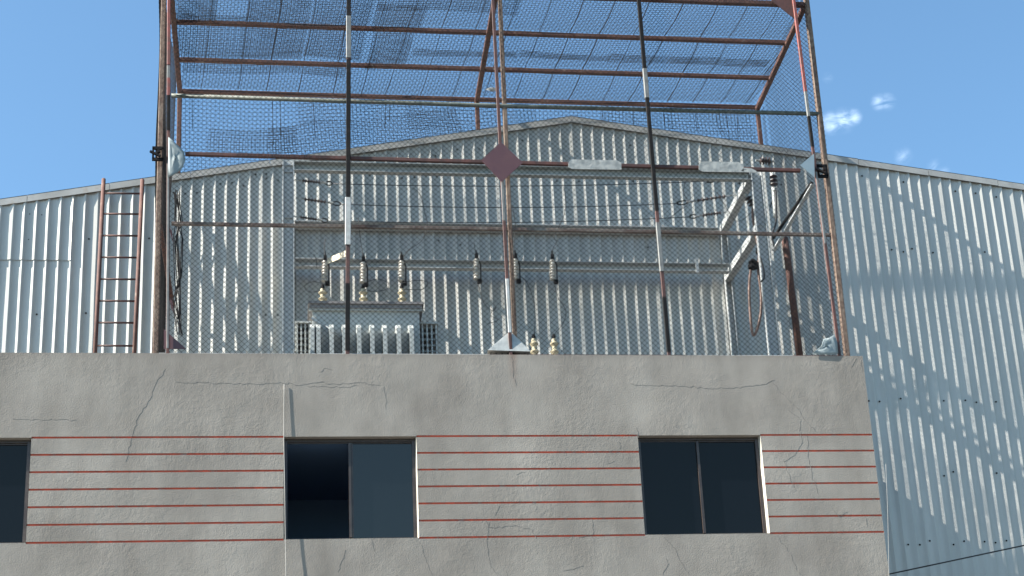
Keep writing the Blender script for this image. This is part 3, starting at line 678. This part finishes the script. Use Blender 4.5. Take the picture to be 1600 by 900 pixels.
# ------------------------------------------------------------------ fuse cutouts hung on the low crossarm
def cutout(first=True):
    t = thing('fuse_cutout', '', 'fuse cutout', (0, 0, 0), 'fuse cutouts on the low crossarm')
    b = MB(); insul(b, (-.012, 0, -.15), (0, 0, .13), 7, .026, .042); b.build('porcelain_body', M['porcelain_g'], t)
    b = MB(); b.box(-.018, .022, -.03, .02, .13, .20); b.tube([(.022, 0, .14), (.048, -.02, .05), (.042, -.02, -.16)], .008); b.box(.0, .055, -.03, .02, -.195, -.152); b.tube([(.0, 0, .2), (.0, 0, .25)], .009); b.build('fuse_tube', M['black'], t)
    b = MB(); b.box(-.03, .0, .04, .16, -.01, .02); b.build('bracket', M['galv'], t)
    return t
cuts = []
proto = cutout()
for px, m_, lb in ((508, 423, 'fuse cutout above the left bushing, beside the cream strap'), (568, 425, 'fuse cutout above the middle bushing of the large transformer'), (628, 423, 'fuse cutout above the right bushing of the large transformer'),
                 (745, 420, 'greyish fuse cutout hanging free to the left of the centre post'), (806, 420, 'fuse cutout half hidden right behind the centre post'), (864, 421, 'fuse cutout farthest right on the low crossarm')):
    o = proto if px == 508 else copy_tree(proto)
    p = at(px, m_, LY-.18); o.location = p; o['label'] = lb; cuts.append(p)
# ------------------------------------------------------------------ strain insulators and line wires
def strain(name='strain_insulator'):
    t = thing(name, '', 'insulator', (0, 0, 0), 'strain insulators of the line wires')
    b = MB(); insul(b, (.10, 0, 0), (.36, 0, 0), 7, .009, .026); b.build('polymer_sheds', M['polymer'], t)
    b = MB(); b.tube([(0, 0, 0), (.35, 0, 0), (.355, 0, 0), (.44, 0, 0)], [.0085, .0085, .014, .014]); b.build('end_fitting', M['galv_dull'], t)
    b = MB(); a_ = np.linspace(0, 2*math.pi, 15); b.tube(np.stack([.475+.045*np.cos(a_), 0*a_, .026*np.sin(a_)], -1), .008, 6); b.build('clamp_eye', M['black'], t)
    return t
sp = strain(); first = True; ends = {}
for key, (x0, y0, x1, y1, lb) in {
        'l0': (461, 281, 519, 287, 'top strain insulator on the left frame post'), 'l1': (462, 309, 532, 319, 'middle and longest strain insulator on the left frame post'), 'l2': (459, 338, 512, 345, 'lowest strain insulator on the left frame post'),
        'r0': (1165, 274, 1105, 283, 'top strain insulator on the slanting right arm'), 'r1': (1152, 304, 1058, 318, 'long middle strain insulator on the slanting right arm'), 'r2': (1138, 331, 1078, 339, 'lowest strain insulator on the slanting right arm')}.items():
    Y = {'0': 1.05, '1': 1.45, '2': 1.9}[key[1]]
    p = Vector(at(x0, y0, Y)); q = Vector(at(x1, y1, Y)); o = sp if first else copy_tree(sp); first = False
    L = (q-p).length; o.location = p; o.scale = (L/.52, 1, 1); o['label'] = lb; d = (q-p).normalized()
    o.rotation_euler = d.to_track_quat('X', 'Z').to_euler(); ends[key] = np.array(q)
def wire(name, pts, r, m, label, cat='wire', group=None, n=6, sub=5):
    P = np.asarray([np.asarray(p, float) for p in pts]); k = len(P)
    if k > 2:                                           # catmull-rom
        Q = np.vstack([2*P[0]-P[1], P, 2*P[-1]-P[-2]]); outp = []
        for i in range(1, k):
            p0, p1, p2, p3 = Q[i-1], Q[i], Q[i+1], Q[i+2]
            for t in np.linspace(0, 1, sub, endpoint=False):
                outp.append(.5*((2*p1)+(-p0+p2)*t+(2*p0-5*p1+4*p2-p3)*t*t+(-p0+3*p1-3*p2+p3)*t**3))
        outp.append(P[-1]); P = np.array(outp)
    b = MB(); b.tube(P, r, n); return tag(b.build(name, M[m], None, True, origin=P[0]), label, cat, group)
def sagw(a, b_, s):
    t = np.linspace(0, 1, 9)[:, None]; P = a*(1-t)+b_*t; P[:, 2] -= (4*s*t*(1-t))[:, 0]; return P
for k, lb in (('0', 'thin upper line wire strung across the cage'), ('1', 'thin middle line wire strung across the cage'), ('2', 'thin lowest line wire strung just above the crossarm')):
    wire('line_wire', sagw(ends['l'+k], ends['r'+k], .05), .0055, 'cable', lb, group='line wires across the cage', sub=2)
# droppers and tails
def tail(pts, Y, lb, r=.004, m='cable'): wire('dropper_wire', [at(x, y, Y) for x, y in pts], r, m, lb, group='thin droppers and jumper tails')
tail([(645, 293), (657, 305), (663, 330), (668, 352), (660, 375), (640, 390), (630, 402)], 1.35, 'dropper wire curling down to the third fuse cutout')
tail([(508, 402), (507, 385), (509, 372)], 1.4, 'short dropper wire above the first fuse cutout')
tail([(495, 418), (494, 405), (490, 397)], 1.4, 'short hooked tail beside the first fuse cutout')
tail([(568, 402), (565, 385), (563, 374), (560, 340)], 1.4, 'dropper wire above the second fuse cutout')
tail([(508, 445), (490, 440), (476, 447), (482, 456), (497, 455), (504, 452)], 1.35, 'looped tail left of the first fuse cutout')
tail([(570, 442), (590, 436), (607, 443), (602, 453), (580, 455), (570, 452)], 1.35, 'looped tail between the second and third fuse cutouts')
tail([(630, 442), (650, 438), (668, 441), (660, 452), (632, 452)], 1.35, 'looped tail right of the third fuse cutout')
tail([(745, 400), (742, 388), (741, 380)], 1.4, 'short dropper wire above the greyish fuse cutout')
tail([(864, 400), (864, 388), (870, 378), (866, 370), (880, 340), (884, 318), (881, 292)], 1.35, 'dropper wire rising from the farthest right fuse cutout')
tail([(866, 442), (872, 465), (884, 485), (880, 505), (868, 520), (866, 530)], 1.3, 'slack tail from the farthest right cutout down to a low bushing')
tail([(747, 444), (752, 462), (757, 475), (770, 486), (775, 480), (766, 492), (778, 500), (762, 506)], 1.3, 'tangled tail hanging under the greyish fuse cutout')
tail([(834, 530), (836, 500), (834, 470), (822, 440), (808, 430)], 1.3, 'thin tail rising from the left low bushing')
tail([(804, 400), (803, 380), (805, 350), (800, 320)], 1.35, 'dropper wire behind the centre post')
tail([(1040, 345), (1060, 330), (1075, 318), (1068, 300), (1072, 280)], 1.3, 'thin jumper between the two right upper line wires')
tail([(1120, 300), (1135, 325), (1150, 345), (1165, 340), (1180, 325)], 1.2, 'thin jumper looping below the slanting right arm')
# brown cable loop and its clamps
wire('cable_loop', [at(x, y, 1.0) for x, y in ((1176, 325), (1177, 345), (1182, 372), (1186, 395), (1185, 425), (1189, 455), (1189, 485), (1185, 508), (1178, 524), (1174, 510), (1171, 470), (1171, 440), (1174, 415))], .017, 'cable_brown', 'brown cable hanging in a long loop beside the right frame post', 'cable')
def clamp(px, py, lb, s=1.0):
    p = at(px, py, .98); b = MB(); b.lathe([(0, .02*s), (.15, .055*s), (.4, .06*s), (.5, .03*s), (.7, .055*s), (1, .02*s)], p+np.array([0, 0, -.06*s]), p+np.array([.01, 0, .07*s]), 12)
    b.tube([p, p+np.array([.06, .03, .02])], .014); tag(b.build('cable_clamp', M['black'], None, origin=p), lb, 'clamp', 'black clamps on the brown cable')
clamp(1176, 414, 'bulky black clamp at the lower end of the brown cable loop', 1.1); clamp(1186, 392, 'black clamp on the brown cable just above the bulky one', .8)
def post_ins(px0, py0, px1, py1, lb, n=4, Y=.85, rs=.05):
    p = at(px0, py0, Y); q = at(px1, py1, Y); t = thing('post_insulator', lb, 'insulator', p, 'dark insulators around the right frame post')
    b = MB(); insul(b, p, q, n, .02, rs); b.build('sheds', M['polymer'], t)
    b = MB(); e = (q-p)/np.linalg.norm(q-p); b.tube([p-e*.05, p], .014); b.tube([q, q+e*.05], .014); b.build('end_cap', M['galv_dull'], t)
post_ins(1187, 251, 1204, 252, 'dark ringed insulator lying on top of the right frame post')
post_ins(1208, 274, 1210, 292, 'dark ringed insulator standing to the right of the right frame post', 3)
post_ins(1168, 308, 1177, 322, 'dark ringed insulator above the brown cable', 3, 1.0)
wire('black_cable', [at(x, y, .85) for x, y in ((1212, 294), (1213, 330), (1212, 350), (1206, 368), (1210, 385))], .012, 'cable', 'black cable dropping from the insulator beside the right post', 'cable')
wire('black_cable', [at(x, y, .95) for x, y in ((1203, 324), (1208, 312), (1211, 300))], .008, 'cable', 'short black tail crossing the right frame post', 'cable')
wire('black_cable', [at(x, y, .85) for x, y in ((1188, 402), (1193, 420), (1194, 434), (1189, 440))], .010, 'cable', 'short black cable hooked behind the brown loop', 'cable')
wire('service_pipe', [at(x, y, .88) for x, y in ((1203, 250), (1206, 270), (1209, 300), (1212, 340))], .028, 'galv_dull', 'short grey pipe behind the dark insulators at the right post', 'pipe')

# ------------------------------------------------------------------ ladder
ld = thing('ladder', 'narrow rusty red ladder leaning on the corrugated wall left of the cage', 'ladder', at(182, 548, 1.75))
def lp(x, y): 
    Y = 1.75+(548-y)/268*.5; return at(x, y, Y)
for (xa, ya, xb, yb) in ((162, 280, 148, 560), (222.5, 281, 209.5, 560)):
    b = MB(); p, q = lp(xa, ya), lp(xb, yb); q = q+(q-p)*.28; b.tube([p, q], .025, 10); b.build('rail', M['rust'], ld, True)
for y in (302, 334, 368, 402, 436, 470, 504, 540):
    f = (y-280)/268; xa = 162-13.3*f; xb = 222.5-12.5*f
    b = MB(); b.tube([lp(xa, y), lp(xb, y+.5)], .0125, 8); b.build('rung', M['rust_dark'], ld, True)

# ------------------------------------------------------------------ scraps and ropes
def scrap(name, outline, Y, m, label, depth=.02, cat='plastic sheet'):
    """crumpled sheet filling an outline: fan of rings with folds"""
    P = np.array([at(x, y, Y) for x, y in outline]); c = P.mean(0); n = len(P); V = []; F = []
    for r in range(6):
        t = r/5
        for i in range(n): 
            p = c+(P[i]-c)*t; V.append(p+np.array([0, depth*random.uniform(-1, .2)*(1-.5*t), random.uniform(-.006, .006)*t]))
    for r in range(5):
        for i in range(n): a = r*n+i; b_ = r*n+(i+1) % n; F.append((a, b_, b_+n, a+n))
    o = mesh_obj(name, V, F, m, None, True, origin=c); md = o.modifiers.new('solid', 'SOLIDIFY'); md.thickness = .004
    return tag(o, label, cat)
scrap('plastic_flap', [(263, 214), (272, 222), (281, 230), (288, 238), (289, 250), (286, 262), (278, 270), (268, 275), (263, 276), (263, 255), (263, 235)], -.03, M['plastic'], 'pale half-round plastic flap tied to the left corner of the cage')
scrap('plastic_flap', [(1268, 552), (1276, 547), (1283, 541), (1287, 530), (1296, 527), (1304, 523), (1308, 535), (1310, 553), (1295, 554), (1280, 554)], -.01, M['plastic'], 'crumpled grey plastic sheet at the right foot of the cage')
scrap('cloth_scrap', [(759, 140), (766, 137), (776, 138), (777, 142), (768, 143)], .2, M['white'], 'small white scrap caught high in the mesh near the centre post', .02, 'scrap')
b = MB(); p0, p1 = at(512, 408, 1.2), at(546, 394, .02)
b.bar(p0, p1, .012, .07); o = tag(b.build('cream_strap', M['cream'], None, origin=p0), 'cream strap reaching from the first fuse cutout to the taped upright', 'strap')
P = [np.array([at(x, 600, -.012)[0], -.012-.006*k, at(x, y, -.012)[2]]) for k, (x, y) in enumerate(((444, 600), (443.6, 680), (445, 760), (446, 840), (447, 905), (447, 1100)))]
wire('hanging_rope', P, .0036, 'rubber', 'pale rope hanging down the facade past the left edge of the open window', 'rope')
P = [at(x, y, -.012) for x, y in ((1384, 725), (1387, 800), (1389, 900), (1392, 1100))]
wire('hanging_string', P, .0022, 'rubber', 'thin pale string down the right end of the grey facade', 'string')
q0, q1 = at(1380, 899, 1.3), at(1620, 848, 1.3); d = q1-q0
wire('utility_cable', [q0-d*6, q0, q1, q1+d*6], .0085, 'cable', 'single dark cable crossing before the corrugated wall at lower right', 'cable', sub=2)
print('objects', len(bpy.data.objects))
